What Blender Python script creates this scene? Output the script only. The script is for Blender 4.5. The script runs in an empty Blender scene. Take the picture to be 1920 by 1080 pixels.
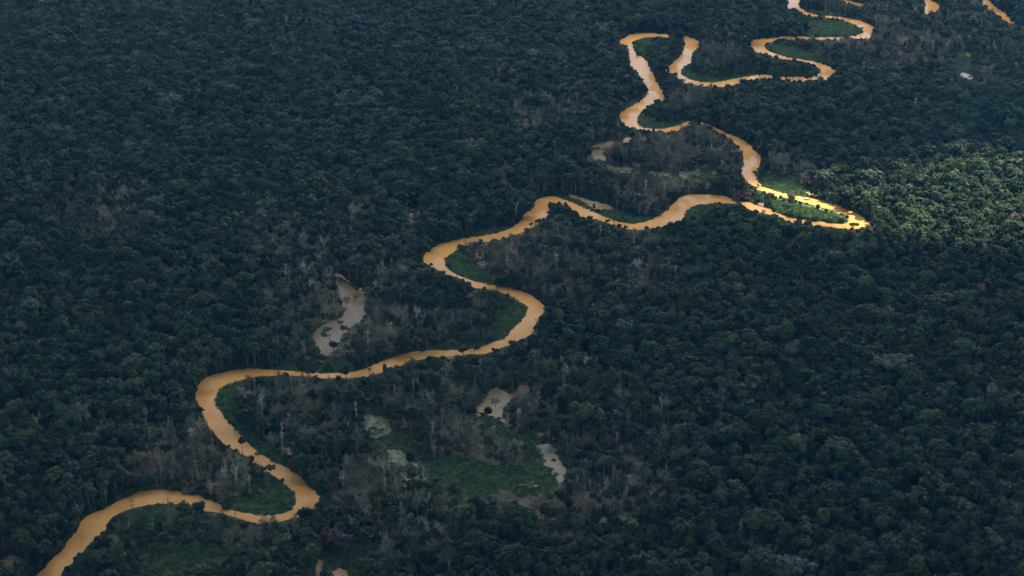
import bpy, bmesh, math, random
import numpy as np
from mathutils import Vector

SEED = 11
rng = np.random.default_rng(SEED)
random.seed(SEED)
scene = bpy.context.scene
COL = scene.collection

# ------------------------------------------------------------------ camera, sky, sun, exposure
CAM_H = 700.0                       # metres above the river plain
F_PX, TILT = 3200.0, math.radians(23.48)
cam = bpy.data.cameras.new("camera")
cam.sensor_width, cam.lens = 36.0, 36.0 * F_PX / 1920.0
cam.clip_start, cam.clip_end = 1.0, 90000.0
cam_ob = bpy.data.objects.new("camera", cam)
cam_ob.location = (0, 0, CAM_H)
cam_ob.rotation_euler = (math.pi / 2 - TILT, 0, 0)
COL.objects.link(cam_ob)
scene.camera = cam_ob

SUN_EL, SUN_AZ = math.radians(60), math.radians(55)      # azimuth clockwise from the view direction
SUN_DIR = np.array([math.sin(SUN_AZ) * math.cos(SUN_EL), math.cos(SUN_AZ) * math.cos(SUN_EL), math.sin(SUN_EL)])
world = bpy.data.worlds.new("World")
scene.world = world
world.use_nodes = True
wn = world.node_tree
sky_node = wn.nodes.new("ShaderNodeTexSky")
sky_node.sky_type = 'NISHITA'
sky_node.sun_disc = False
sky_node.sun_elevation = SUN_EL
sky_node.sun_rotation = SUN_AZ
wn.links.new(sky_node.outputs[0], wn.nodes["Background"].inputs[0])
wn.nodes["Background"].inputs[1].default_value = 0.06
sun = bpy.data.lights.new("sun", 'SUN')
sun.energy, sun.angle, sun.color = 2.75, math.radians(0.5), (1.0, 0.92, 0.72)
sun_ob = bpy.data.objects.new("sun", sun)
sun_ob.rotation_euler = Vector(SUN_DIR).to_track_quat('Z', 'Y').to_euler()
sun_ob.location = (0, 1500, 3000)
COL.objects.link(sun_ob)
scene.view_settings.view_transform = 'Standard'
scene.view_settings.look = 'None'
scene.view_settings.exposure = 2.58
scene.view_settings.gamma = 1.0
scene.view_settings.use_curve_mapping = False
HAZE_DENSITY = 0.000028
CLOUD_LET = 0.62
CLOUD_THINS = 1.0

# ------------------------------------------------------------------ survey of the plain: photo points set out on the ground
CT, ST = math.cos(TILT), math.sin(TILT)
def ground(p, z=0.0):
    """(n,2) surveyed points -> (n,2) ground coordinates in metres"""
    p = np.atleast_2d(np.asarray(p, float))
    u, v = (p[:, 0] - 960) / F_PX, (p[:, 1] - 540) / F_PX
    k = (CAM_H - z) / (ST + v * CT)
    return np.stack([u * k, k * (CT - v * ST)], 1)
def survey(x, y, z):
    """ground coordinates -> survey points"""
    d = y * CT + (CAM_H - z) * ST
    return np.stack([960 + F_PX * x / d, 540 + F_PX * ((CAM_H - z) * CT - y * ST) / d], -1)
def px_per_m(y, z=0.0):
    return F_PX / (y * CT + (CAM_H - z) * ST)

LEFT_BANK = [(1503,-60),(1502,-30),(1501,2),(1499,15),(1512,22),(1522,26),(1535,29.5),(1557,30),(1580,32.5),(1602,36),(1620,41),(1635,49),(1643,54),(1640,62),(1632,72.5),(1620,73),(1612,75),(1600,73),(1587,77),(1570,76),(1547,76),(1520,74.5),(1485,75),(1455,76),(1442,82),(1435,86),(1435,92),(1447,99),(1462,104),(1480,108),(1495,111),(1520,114.5),(1545,120),(1560,127),(1571,135),(1567,140),(1555,142),(1549,153),(1542,148),(1520,151),(1507,154),(1490,154),(1467,152),(1445,149),(1425,147),(1405,151),(1392,154),(1375,160),(1355,164),(1332,162),(1307,162),(1285,157),(1272,147),(1267,140),(1255,136),(1245,131),(1260,120),(1275,106),(1284,92),(1284,77),(1280,71),(1269,70),(1255,70.5),(1235,69),(1220,69.5),(1205,71),(1191,77),(1186,86),(1189,94),(1200,104),(1212,115),(1222,132),(1230,147),(1240,165),(1246,181),(1245,190),(1238,194),(1224,196),(1212,202),(1200,212),(1194,224),(1197,235),(1207,240),(1230,243),(1255,240),(1275,234),(1290,227),(1300,225),(1317,229),(1332,235),(1350,244),(1372,254),(1395,262.5),(1407,272),(1417,285),(1427,294),(1425,306),(1421,320),(1415,327),(1419,337),(1425,346),(1440,354),(1460,360),(1485,366),(1510,370),(1535,375),(1565,384),(1590,392),(1610,402),(1625,414),(1637,430),(1625,430),(1605,429),(1582,430),(1567,427),(1540,424),(1527,424),(1505,421),(1485,417),(1470,412),(1460,406),(1440,402),(1415,398),(1405,393),(1392,386),(1378,383),(1365,381),(1345,382),(1315,383),(1297,387),(1290,395),(1282,407),(1275,416),(1263,419),(1247,427),(1225,430),(1190,432),(1170,428),(1145,422),(1122,412),(1100,410),(1087,406),(1084,396),(1072,395),(1068,385),(1052,380),(1034,387),(1027,405),(1017,417),(1000,425),(982,436),(960,442),(940,449),(917,456),(895,452),(880,454),(865,462),(852,472),(837,482),(833,492),(840,505),(855,515),(880,525),(905,531),(930,536),(955,540),(980,546),(1002,557),(1017,570),(1026,581),(1017,588),(1010,600),(1002,612),(1002,622),(992,630),(967,643),(942,652),(922,660),(905,665),(880,664),(852,668),(825,670),(790,674),(760,682),(745,690),(725,697),(710,700),(692,707),(670,708),(647,709),(620,711),(597,709),(570,705),(545,706),(510,705),(480,706),(457,712),(432,717),(415,727),(405,740),(405,757),(415,775),(430,795),(450,812),(465,832),(490,852),(515,867),(540,878),(560,890),(570,900),(580,916),(595,919),(601,932),(595,947),(587,954),(565,967),(540,975),(520,980),(495,981),(477,984),(460,976),(445,972),(425,966),(405,961),(382,959),(365,947),(327,946),(295,945),(265,950),(247,954),(230,960),(205,973),(200,993),(185,1005),(167,1020),(152,1040),(135,1057),(117,1071),(114,1080),(90,1110),(50,1160),(0,1220)]
RIGHT_BANK = [(1474,-60),(1475,-30),(1476,0),(1474,8),(1477,19),(1488,20),(1497,22),(1506,27),(1520,30),(1535,33),(1560,34),(1580,38),(1600,45),(1615,54),(1620,59),(1615,64),(1600,68),(1580,70.5),(1555,70),(1532,71),(1515,69.5),(1495,67.5),(1477,67),(1460,69),(1445,72),(1427,72),(1407,77),(1406,85),(1411,94),(1422,100),(1432,101),(1440,104),(1455,108),(1472,112),(1495,115),(1507,117),(1525,121),(1537,129),(1540,136),(1532,141),(1520,144),(1495,144.5),(1470,144),(1450,143),(1432,139.5),(1415,141),(1390,146),(1370,147.5),(1350,154),(1332,155.5),(1312,154),(1290,147.5),(1277,140),(1277,132),(1285,125),(1299,115),(1297,102),(1307,95),(1314,86),(1310,77),(1297,70),(1285,68),(1275,67),(1267,64.5),(1245,64),(1220,62),(1202,61),(1185,64),(1171,70),(1167,74),(1156,76),(1157,84),(1169,83),(1175,86),(1179,105),(1182,126),(1190,132),(1200,142),(1207,154),(1214,162),(1214,175),(1207,185),(1192,195),(1175,204),(1159,211),(1164,226),(1170,234),(1180,240),(1200,244),(1230,247),(1255,250),(1270,246),(1285,242),(1294,233),(1302,231),(1317,233),(1332,240),(1350,252),(1365,260),(1380,270),(1391,284),(1395,297),(1392,307),(1388,317),(1392,330),(1402,342),(1412,354),(1435,360),(1447,367),(1472,371),(1490,377),(1510,380),(1525,385),(1547,391),(1567,395),(1582,402),(1590,407),(1592,415),(1585,421),(1565,420),(1540,416),(1515,414),(1497,411),(1475,406),(1462,402),(1447,396),(1430,389),(1412,382),(1400,379),(1390,377),(1367,372),(1360,368),(1340,365),(1315,364.5),(1290,364.5),(1277,369),(1265,380),(1255,390),(1240,402),(1225,411),(1205,417),(1185,420),(1165,418),(1145,411),(1125,404),(1115,397),(1100,391),(1082,384),(1067,375),(1047,369),(1030,368),(1015,371),(1002,377),(1001,387),(992,395),(979,405),(977,414),(967,420),(960,427),(945,434),(925,439),(895,444),(870,446),(845,452),(825,457),(810,466),(795,474),(793,490),(800,497),(815,502),(825,510),(840,516),(855,520),(877,530),(888,541),(900,541),(917,542),(930,543),(942,550),(955,555),(968,558),(973,565),(985,572),(990,580),(985,592),(975,605),(957,620),(951,632),(937,636),(910,649),(885,655),(860,657),(832,657),(802,657),(775,659),(752,665),(725,674),(702,682),(685,692),(665,697),(642,700),(607,700),(570,699),(535,695),(500,693),(475,691),(445,692),(420,699),(400,702),(380,712),(369,727),(365,747),(374,760),(380,775),(386,790),(395,807),(410,825),(427,837),(445,848),(462,857),(480,868),(495,880),(512,892),(527,902),(545,917),(556,932),(552,950),(540,961),(515,966),(480,965),(450,961),(420,951),(405,942),(380,932),(350,925),(320,921),(310,918),(287,919),(255,922),(240,930),(220,940),(200,955),(175,961),(152,975),(147,993),(137,1002),(125,1017),(121,1031),(97,1047),(90,1060),(67,1080),(40,1110),(0,1150),(-60,1200)]
FAR_REACHES = [
    [(1575,-40),(1582,0),(1600,3),(1620,8),(1628,13),(1624,15),(1606,11),(1585,5),(1568,0),(1560,-40)],
    [(1724,-50),(1731,0),(1735,14),(1733,28),(1737,31),(1742,24),(1750,24),(1766,16),(1763,10),(1752,4),(1743,0),(1732,-50)],
    [(1826,-50),(1840,0),(1842,8),(1852,17),(1864,24),(1878,34),(1888,42),(1894,45),(1904,47),(1905,42),(1894,35),(1884,25),(1870,16),(1859,6),(1853,0),(1838,-50)],
]
# shallow flood pools: (colour mix 0 = pale grey, 1 = brown mud, 2 = silty brown), outline
POOLS = [
    ("grey", [(628,522),(655,533),(672,546),(690,557),(686,580),(689,591),(674,604),(660,614),(648,628),(640,640),(626,658),(610,674),(597,658),(589,638),(593,613),(617,604),(636,599),(648,585),(640,565),(633,545)]),
    ("cream", [(919,731),(935,726),(950,734),(961,749),(948,760),(943,772),(946,797),(928,784),(910,787),(893,783),(894,769),(910,757),(911,742)]),
    ("cream", [(974,721),(996,726),(985,742),(973,738)]),
    ("cream", [(1002,832),(1042,833),(1050,860),(1061,875),(1059,906),(1045,918),(1030,896),(1020,875),(1012,852)]),
    ("weedy", [(680,776),(719,775),(732,800),(727,822),(702,826),(686,808)]),
    ("weedy", [(727,839),(762,841),(776,864),(752,876),(731,866)]),
    ("weedy", [(897,783),(930,782),(948,797),(955,816),(930,812),(906,803)]),
    ("weedy", [(766,862),(790,865),(815,871),(832,885),(800,885),(775,875)]),
    ("weedy", [(704,822),(730,820),(748,841),(728,843),(712,834)]),
    ("weedy", [(792,880),(830,881),(852,889),(832,900),(803,893)]),
    ("weedy", [(862,868),(884,866),(896,872),(880,878),(866,876)]),
    ("weedy", [(985,866),(1006,862),(1022,872),(1012,884),(992,880)]),
    ("weedy", [(700,764),(716,763),(716,771),(702,772)]),
    ("weedy", [(960,904),(1012,903),(1042,911),(1016,923),(968,923)]),
    ("mud", [(890,768),(905,750),(912,744),(908,757),(895,770)]),
    ("mud", [(952,742),(968,735),(975,718),(1006,715),(1000,722),(976,722),(972,742),(962,749)]),
    ("grey", [(1110,279),(1136,280),(1132,311),(1127,298),(1109,299)]),
    ("mud", [(1110,272),(1132,266),(1160,263),(1152,271),(1137,281),(1110,280)]),
    ("weedy", [(1136,309),(1160,312),(1195,316),(1193,326),(1150,322)]),
    ("weedy", [(1212,320),(1268,326),(1266,335),(1215,328)]),
    ("weedy", [(1270,318),(1342,314),(1344,333),(1320,340),(1272,336)]),
    ("grey", [(979,224),(993,223),(988,244),(978,241)]),
    ("grey", [(984,208),(994,209),(991,217),(983,216)]),
    ("cream", [(1792,134),(1814,137),(1832,150),(1812,150)]),
    ("grey", [(1786,86),(1794,87),(1793,99),(1786,95)]),
    ("mud", [(1812,94),(1822,104),(1818,112),(1806,102)]),
]
SAND = [
    ([(1048,361),(1085,367),(1112,377),(1156,389),(1142,395),(1115,393),(1085,375)], 1.0),
    ([(622,506),(636,508),(656,530),(686,548),(693,560),(684,556),(655,536),(632,523)], .85),
    ([(1500,354),(1530,358),(1545,368),(1530,372),(1510,368)], .78),
    ([(1412,377),(1432,381),(1450,394),(1440,396),(1418,384)], 1.0),
    ([(596,1046),(608,1046),(606,1085),(588,1085)], 1.0),
    ([(627,1066),(650,1064),(660,1085),(620,1085)], 1.0),
    ([(672,778),(716,778),(728,800),(724,820),(700,823),(686,805)], 0.55),
    ([(732,842),(760,843),(770,864),(750,872),(734,864)], 0.55),
    ([(1000,800),(1040,815),(1042,830),(1010,835)], 0.5),
    ([(1160,258),(1190,256),(1185,268),(1165,270)], 0.8),
    ([(355,798),(378,800),(372,812),(352,812)], 0.35),
    ([(403,898),(422,898),(420,912),(405,912)], 0.8),
    ([(530,815),(545,835),(550,862),(535,855)], 0.7),
    ([(1560,415),(1600,432),(1580,432)], 0.3),
    ([(0,1040),(40,1040),(50,1062),(0,1085)], 0.7),
    ([(212,1040),(245,1030),(240,1050),(215,1055)], 0.6),
    ([(755,395),(790,385),(795,402),(770,440),(757,420)], 0.5),
    ([(845,560),(862,570),(856,580),(846,575)], 0.8),
    ([(1205,60),(1210,95),(1215,100),(1207,98)], 0.4),
    ([(1740,68),(1790,84),(1785,98),(1750,84)], 0.5),
]
MEADOWS = [
    [(1187,82),(1200,73),(1225,71),(1225,80),(1210,85),(1212,100),(1222,112),(1213,113),(1195,100)],
    [(1278,128),(1290,132),(1310,142),(1345,147),(1415,137),(1430,137),(1415,141),(1390,146),(1350,153.5),(1332,155.5),(1312,154),(1290,147.5),(1277,140)],
    [(1436,85),(1465,82),(1490,90),(1525,100),(1545,112),(1545,119),(1520,114),(1495,110.5),(1462,104),(1437,92)],
    [(1515,38),(1560,38),(1595,47),(1612,55),(1617,59),(1600,67),(1560,69.5),(1525,68),(1505,60)],
    [(1162,207),(1175,195),(1195,185),(1210,177),(1213,176),(1206,186),(1190,196),(1175,204)],
    [(1195,222),(1205,212),(1215,220),(1235,232),(1262,228),(1290,225),(1275,234),(1255,240),(1230,243),(1207,240),(1197,235)],
    [(1419,332),(1440,327),(1470,332),(1500,343),(1512,352),(1515,360),(1525,372),(1510,370),(1485,366),(1460,360),(1440,354),(1425,346)],
    [(1276,415),(1290,396),(1300,386),(1335,383),(1325,400),(1305,418)],
    [(1035,363),(1050,365),(1070,372),(1085,375),(1105,385),(1117,394),(1112,397),(1090,388),(1070,378),(1047,370)],
    [(1120,397),(1145,393),(1165,398),(1200,408),(1230,405),(1225,411),(1205,417),(1185,420),(1165,418),(1145,411),(1127,404)],
    [(833,487),(850,475),(870,478),(885,495),(910,505),(930,518),(932,536),(905,531),(880,525),(855,515),(840,505)],
    [(885,437),(925,428),(960,424),(960,427),(925,439),(890,444)],
    [(967,567),(985,573),(990,580),(980,599),(957,620),(948,634),(930,639),(918,625),(930,600),(945,577)],
    [(790,653),(840,643),(900,640),(930,639),(905,650),(860,657),(800,657)],
    [(500,691),(530,683),(595,679),(640,677),(665,680),(668,696),(642,700),(570,699),(535,695)],
    [(405,740),(425,722),(462,714),(440,740),(433,765),(450,790),(475,812),(515,848),(547,872),(540,878),(515,867),(490,852),(465,832),(450,812),(430,795),(415,775),(405,757)],
    [(420,951),(450,936),(478,930),(500,905),(527,902),(545,917),(556,932),(552,950),(540,961),(515,966),(480,965),(450,961)],
    [(778,872),(815,862),(840,870),(865,885),(902,887),(990,898),(1030,898),(1050,910),(1040,918),(1015,926),(972,931),(890,926),(852,920),(835,900),(800,890)],
    [(667,759),(715,762),(717,773),(690,778),(672,773)],
    [(710,824),(750,816),(782,822),(782,838),(755,841),(727,838)],
    [(902,787),(928,785),(946,797),(952,812),(977,817),(975,828),(947,825),(915,812)],
    [(972,842),(1010,838),(1022,857),(995,862)],
    [(604,1030),(655,1026),(693,1012),(700,1030),(682,1050),(663,1067),(630,1070),(607,1075),(603,1050)],
    [(285,1030),(350,1021),(435,1024),(425,1052),(375,1058),(312,1076),(275,1060)],
    [(700,818),(740,814),(785,822),(792,850),(780,872),(770,866),(758,846),(732,842),(715,835)],
    [(688,776),(717,773),(722,782),(700,780)],
    [(247,955),(295,945),(327,946),(318,962),(280,972),(255,967)],
    [(225,869),(265,865),(250,883),(232,886)],
    [(263,813),(300,815),(296,829),(275,829)],
    [(1630,104),(1655,115),(1655,124),(1640,126)],
    [(1503,15),(1530,20),(1575,22),(1600,29),(1580,31.5),(1540,28.5),(1515,22)],
    [(1788,96),(1806,102),(1822,115),(1828,132),(1816,137),(1794,133),(1788,115)],
    [(1392,300),(1396,310),(1390,316),(1378,330),(1374,316),(1384,304)],
    [(1447,373),(1490,383),(1530,392),(1570,403),(1585,412),(1560,416),(1510,410),(1470,402),(1442,391)],
    [(820,862),(850,852),(900,864),(960,880),(1000,864),(1040,880),(1048,905),(990,900),(900,890),(840,876)],
    [(945,798),(975,813),(1008,830),(1000,841),(962,830),(930,815)],
    [(1390,370),(1412,372),(1420,381),(1400,378)],
]
THICKETS = [
    ([(1402,372),(1437,362),(1490,378),(1525,386),(1567,396),(1590,408),(1590,418),(1540,415),(1475,406),(1450,397),(1412,381)], 1.0),
    ([(1200,215),(1215,205),(1245,205),(1265,222),(1235,235),(1210,228)], 0.7),
    ([(830,480),(860,465),(905,478),(900,500),(860,490)], 0.6),
    ([(250,965),(330,960),(420,985),(470,995),(440,1020),(280,1025),(220,1000)], 0.75),
    ([(440,720),(520,712),(520,740),(470,790),(440,770)], 0.75),
    ([(380,790),(420,830),(470,865),(440,870),(395,830)], 0.6),
    ([(550,880),(600,905),(620,930),(600,960),(640,975),(600,920)], 0.5),
    ([(1190,80),(1215,75),(1270,78),(1270,100),(1240,115),(1215,105)], 0.5),
    ([(1300,120),(1350,115),(1420,120),(1430,135),(1340,145),(1300,138)], 0.5),
    ([(1440,115),(1520,120),(1535,132),(1520,142),(1440,140),(1400,136)], 0.5),
    ([(640,990),(720,985),(740,1020),(690,1040)], 0.5),
]
DEAD = [
    ([(440,430),(640,400),(760,480),(800,640),(600,700),(500,680),(480,560)], .28),
    ([(830,450),(1080,430),(1250,450),(1300,560),(1200,640),(1000,580),(900,520)], .33),
    ([(560,720),(1000,680),(1280,760),(1300,950),(1100,1060),(600,1060)], .33),
    ([(1100,250),(1400,250),(1400,330),(1280,380),(1100,340)], .45),
    ([(1500,0),(1800,0),(1920,60),(1920,200),(1700,180),(1500,120)], .33),
    ([(20,330),(320,330),(330,500),(60,480)], .18),
    ([(250,980),(620,990),(620,1085),(130,1085)], .35),
    ([(250,825),(350,808),(378,825),(470,872),(485,900),(498,915),(470,937),(420,946),(350,924),(300,917),(245,917),(235,895)], .92),
    ([(480,722),(570,718),(620,750),(657,785),(645,822),(570,835),(545,862),(495,832),(470,785),(440,750)], .85),
    ([(655,595),(720,593),(830,602),(915,595),(910,622),(830,638),(730,662),(692,682),(630,677),(655,630)], .85),
    ([(580,488),(630,505),(640,565),(645,600),(597,614),(600,575)], .75),
    ([(498,438),(550,440),(590,470),(560,500),(510,495)], .5),
    ([(540,560),(600,580),(595,640),(560,660),(545,620)], .5),
    ([(875,472),(955,462),(1042,453),(1058,475),(990,487),(985,540),(930,530),(900,500)], .85),
    ([(1172,515),(1222,508),(1228,567),(1168,560)], .6),
    ([(1060,500),(1140,490),(1150,540),(1090,550)], .4),
    ([(1147,365),(1210,350),(1272,353),(1275,370),(1247,396),(1210,410),(1160,395)], .9),
    ([(1160,280),(1235,263),(1372,268),(1392,300),(1335,312),(1260,318),(1205,310)], .7),
    ([(1435,296),(1465,300),(1505,325),(1540,352),(1525,352),(1470,330),(1437,322)], .85),
    ([(1240,190),(1330,180),(1330,212),(1298,226),(1250,214)], .7),
    ([(1307,90),(1395,95),(1395,138),(1298,138)], .55),
    ([(1647,63),(1735,63),(1792,83),(1788,142),(1715,152),(1652,122),(1545,110),(1515,80),(1590,80)], .6),
    ([(1445,120),(1530,122),(1535,139),(1450,140)], .55),
    ([(620,890),(670,883),(772,888),(785,932),(695,982),(632,957)], .72),
    ([(805,805),(942,818),(975,850),(968,877),(890,885),(842,862),(810,840)], .85),
    ([(945,758),(990,760),(1042,790),(1042,808),(977,812),(947,800)], .9),
    ([(718,758),(782,750),(795,785),(752,802),(722,790)], .85),
    ([(947,937),(1052,910),(1105,925),(1118,972),(960,975)], .65),
    ([(1107,930),(1220,890),(1260,907),(1192,976),(1107,962)], .65),
    ([(1215,845),(1270,850),(1262,877),(1220,872)], .7),
    ([(67,377),(187,365),(270,388),(282,467),(150,462),(93,447)], .4),
    ([(265,1050),(480,1028),(490,1085),(265,1085)], .6),
    ([(490,990),(590,1000),(590,1085),(480,1085)], .5),
    ([(700,1000),(850,960),(900,1010),(800,1085),(690,1085)], .45),
    ([(900,980),(1180,980),(1200,1040),(900,1060)], .4),
    ([(955,213),(1010,188),(1100,200),(1090,250),(1000,262),(955,250)], .55),
    ([(1545,5),(1625,15),(1628,36),(1550,26)], .55),
    ([(1640,-40),(1720,-40),(1720,60),(1650,55)], .4),
    ([(1780,10),(1840,10),(1900,60),(1800,60)], .4),
    ([(750,380),(800,380),(800,450),(750,440)], .45),
    ([(640,360),(700,370),(690,440),(640,430)], .35),
    ([(880,900),(1000,895),(990,910),(890,905)], .5),
    ([(1000,690),(1130,690),(1140,740),(1010,740)], .45),
    ([(880,690),(1000,690),(1000,720),(890,720)], .4),
    ([(800,150),(1000,150),(1010,220),(850,220)], .25),
]
SUNNY = [(1385,322),(1440,302),(1490,312),(1540,326),(1620,328),(1690,312),(1740,294),(1780,276),(1830,290),(1900,278),(2000,286),(2080,340),(2000,470),(1900,466),(1800,462),(1720,450),(1660,448),(1580,438),(1500,432),(1440,414),(1395,396),(1390,360)]

# ------------------------------------------------------------------ zone maps (survey raster, 2-unit cells)
X0, X1, Y0, Y1, CELL = -420, 2340, -120, 1320, 2.0
GW, GH = int((X1 - X0) / CELL), int((Y1 - Y0) / CELL)
gx = X0 + (np.arange(GW) + .5) * CELL
gy = Y0 + (np.arange(GH) + .5) * CELL
def paint(poly, buf, val, mode='max'):
    p = np.asarray(poly, float)
    i0, i1 = max(0, int((p[:, 0].min() - X0) / CELL)), min(GW, int((p[:, 0].max() - X0) / CELL) + 1)
    j0, j1 = max(0, int((p[:, 1].min() - Y0) / CELL)), min(GH, int((p[:, 1].max() - Y0) / CELL) + 1)
    if i1 <= i0 or j1 <= j0: return
    for j in range(j0, j1):
        y = gy[j]
        a, b = p, np.roll(p, -1, 0)
        m = (a[:, 1] <= y) != (b[:, 1] <= y)
        xs = np.sort(a[m, 0] + (y - a[m, 1]) * (b[m, 0] - a[m, 0]) / (b[m, 1] - a[m, 1]))
        for k in range(0, len(xs) - 1, 2):
            s, e = np.searchsorted(gx, xs[k]), np.searchsorted(gx, xs[k + 1])
            if e > s: buf[j, s:e] = np.maximum(buf[j, s:e], val)
def box(a, rx, ry):
    def run(a, r, ax):
        if r < 1: return a
        pad = [(0, 0), (0, 0)]; pad[ax] = (r + 1, r)
        c = np.cumsum(np.pad(a, pad, mode='edge'), axis=ax)
        n = a.shape[ax]
        hi = np.take(c, np.arange(2 * r + 1, 2 * r + 1 + n), axis=ax)
        lo = np.take(c, np.arange(0, n), axis=ax)
        return (hi - lo) / (2 * r + 1)
    return run(run(a, rx, 1), ry, 0)
def blur(a, rx, ry):
    return box(box(a, rx, ry), rx, ry)
def look(buf, p):
    i = np.clip(((p[..., 0] - X0) / CELL).astype(int), 0, GW - 1)
    j = np.clip(((p[..., 1] - Y0) / CELL).astype(int), 0, GH - 1)
    return buf[j, i]
def smooth(line, n=2, closed=False):
    p = np.asarray(line, float)
    for _ in range(n):
        if closed:
            q = np.roll(p, -1, 0)
            p = np.stack([.75 * p + .25 * q, .25 * p + .75 * q], 1).reshape(-1, 2)
        else:
            q = np.stack([.75 * p[:-1] + .25 * p[1:], .25 * p[:-1] + .75 * p[1:]], 1).reshape(-1, 2)
            p = np.vstack([p[:1], q, p[-1:]])
    return p
river_px = np.vstack([smooth(LEFT_BANK, 1), smooth(RIGHT_BANK, 1)[::-1]])
far_px = [smooth(r, 1, True) for r in FAR_REACHES]
def ragged_shore(r, amp, seed):
    q = smooth(r, 1, True)
    d = []
    for a, b in zip(q, np.roll(q, -1, 0)):
        n = max(1, int(np.hypot(*(b - a)) / 2.5))
        d += [a + (b - a) * t / n for t in range(n)]
    d = np.array(d); rr = np.random.default_rng(seed)
    w = rr.normal(size=(len(d), 2)); w = (w + np.roll(w, 1, 0) + np.roll(w, -1, 0)) / 1.7
    return d + w * np.array([amp, amp * .5])
pool_px = [(k, ragged_shore(r, 1.5, 40 + n)) for n, (k, r) in enumerate(POOLS)]
meadow_px = [smooth(r, 2, True) for r in MEADOWS]
WATER = np.zeros((GH, GW)); RIVER = np.zeros((GH, GW)); MEAD = np.zeros((GH, GW)); DEADM = np.zeros((GH, GW))
SANDM = np.zeros((GH, GW)); THICK = np.zeros((GH, GW)); LIT = np.zeros((GH, GW))
for p in [river_px] + far_px:
    paint(p, WATER, 1.); paint(p, RIVER, 1.)
for k, p in pool_px: paint(p, WATER, 1.)
for p in meadow_px: paint(p, MEAD, 1.)
for p, w in DEAD: paint(smooth(p, 2, True), DEADM, w)
for p, w in SAND: paint(smooth(p, 2, True), SANDM, w)
for p, w in THICKETS: paint(smooth(p, 2, True), THICK, w)
paint(smooth(SUNNY, 2, True), LIT, 1.)
RIVER_SHADE = np.zeros((GH, GW)); paint([(1360,330),(1420,335),(1480,355),(1560,376),(1650,398),(1668,450),(1360,450)], RIVER_SHADE, 1.)
RIVER_SHADE *= np.clip(blur(RIVER, 5, 3) * 2.4, .5, 1.)
LIT *= 1 - 1.0 * blur(RIVER_SHADE, 2, 1)      # cloud cover added over the river bend to dim its sunlit water
DEADM = blur(DEADM, 5, 3)
BANK = blur(RIVER, 4, 2) * (1 - RIVER)
NEARWATER = np.clip(blur(RIVER, 40, 22) * 3, 0, 1)
SANDM = blur(SANDM, 1, 1) * (0.8 + 0.2 * 1)

# ------------------------------------------------------------------ helpers
def mat(name):
    m = bpy.data.materials.new(name)
    m.use_nodes = True
    return m, m.node_tree, m.node_tree.nodes["Principled BSDF"]
def add(nt, kind, **kw):
    n = nt.nodes.new(kind)
    for k, v in kw.items(): setattr(n, k, v)
    return n
def tag(o, label=None, cat=None, group=None, kind=None):
    if label: o["label"] = label
    if cat: o["category"] = cat
    if group: o["group"] = group
    if kind: o["kind"] = kind
    return o
def link(name, data, parent=None):
    o = bpy.data.objects.new(name, data)
    COL.objects.link(o)
    if parent is not None: o.parent = parent
    return o
def ramp(nt, stops):
    r = add(nt, "ShaderNodeValToRGB")
    e = r.color_ramp.elements
    while len(e) < len(stops): e.new(0.5)
    for k, (pos, c) in enumerate(stops):
        e[k].position = pos; e[k].color = (*c, 1)
    return r

# ------------------------------------------------------------------ materials
def foliage(name, lo, hi, spread=0.35, rough=.62, transl=0.12):
    m, nt, b = mat(name)
    info = add(nt, "ShaderNodeObjectInfo")
    geo = add(nt, "ShaderNodeNewGeometry")
    noise = add(nt, "ShaderNodeTexNoise"); noise.inputs["Scale"].default_value = 0.9; noise.inputs["Detail"].default_value = 2
    nt.links.new(geo.outputs["Position"], noise.inputs["Vector"])
    mx = add(nt, "ShaderNodeMath", operation='MULTIPLY_ADD')
    nt.links.new(noise.outputs["Fac"], mx.inputs[0]); mx.inputs[1].default_value = 0.5
    mul = add(nt, "ShaderNodeMath", operation='MULTIPLY'); mul.inputs[1].default_value = 0.9
    nt.links.new(info.outputs["Random"], mul.inputs[0])
    sub = add(nt, "ShaderNodeMath", operation='SUBTRACT'); sub.inputs[1].default_value = 0.2
    nt.links.new(mul.outputs[0], sub.inputs[0]); nt.links.new(sub.outputs[0], mx.inputs[2])
    r = ramp(nt, [(0.0, lo), (1.0, hi)])
    nt.links.new(mx.outputs[0], r.inputs[0])
    nt.links.new(r.outputs[0], b.inputs["Base Color"])
    b.inputs["Roughness"].default_value = rough
    b.inputs["Specular IOR Level"].default_value = 0.10
    if transl > 0:
        t = add(nt, "ShaderNodeBsdfTranslucent"); nt.links.new(r.outputs[0], t.inputs[0])
        ms = add(nt, "ShaderNodeMixShader"); ms.inputs[0].default_value = transl
        nt.links.new(b.outputs[0], ms.inputs[1]); nt.links.new(t.outputs[0], ms.inputs[2])
        nt.links.new(ms.outputs[0], nt.nodes["Material Output"].inputs["Surface"])
    return m
def bark(name, lo, hi):
    m, nt, b = mat(name)
    info = add(nt, "ShaderNodeObjectInfo")
    r = ramp(nt, [(0.0, lo), (1.0, hi)])
    nt.links.new(info.outputs["Random"], r.inputs[0])
    nt.links.new(r.outputs[0], b.inputs["Base Color"])
    b.inputs["Roughness"].default_value = 0.9
    b.inputs["Specular IOR Level"].default_value = 0.1
    return m
M_DARK = foliage("foliage_dark", (0.011, 0.025, 0.010), (0.042, 0.068, 0.021))
M_MID = foliage("foliage_mid", (0.018, 0.034, 0.013), (0.054, 0.080, 0.025))
M_OLIVE = foliage("foliage_olive", (0.028, 0.042, 0.018), (0.058, 0.072, 0.028))
M_GREY = foliage("foliage_grey_green", (0.036, 0.054, 0.032), (0.072, 0.090, 0.054))
M_LIME = foliage("foliage_yellow_green", (0.042, 0.075, 0.020), (0.085, 0.12, 0.032))
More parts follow.
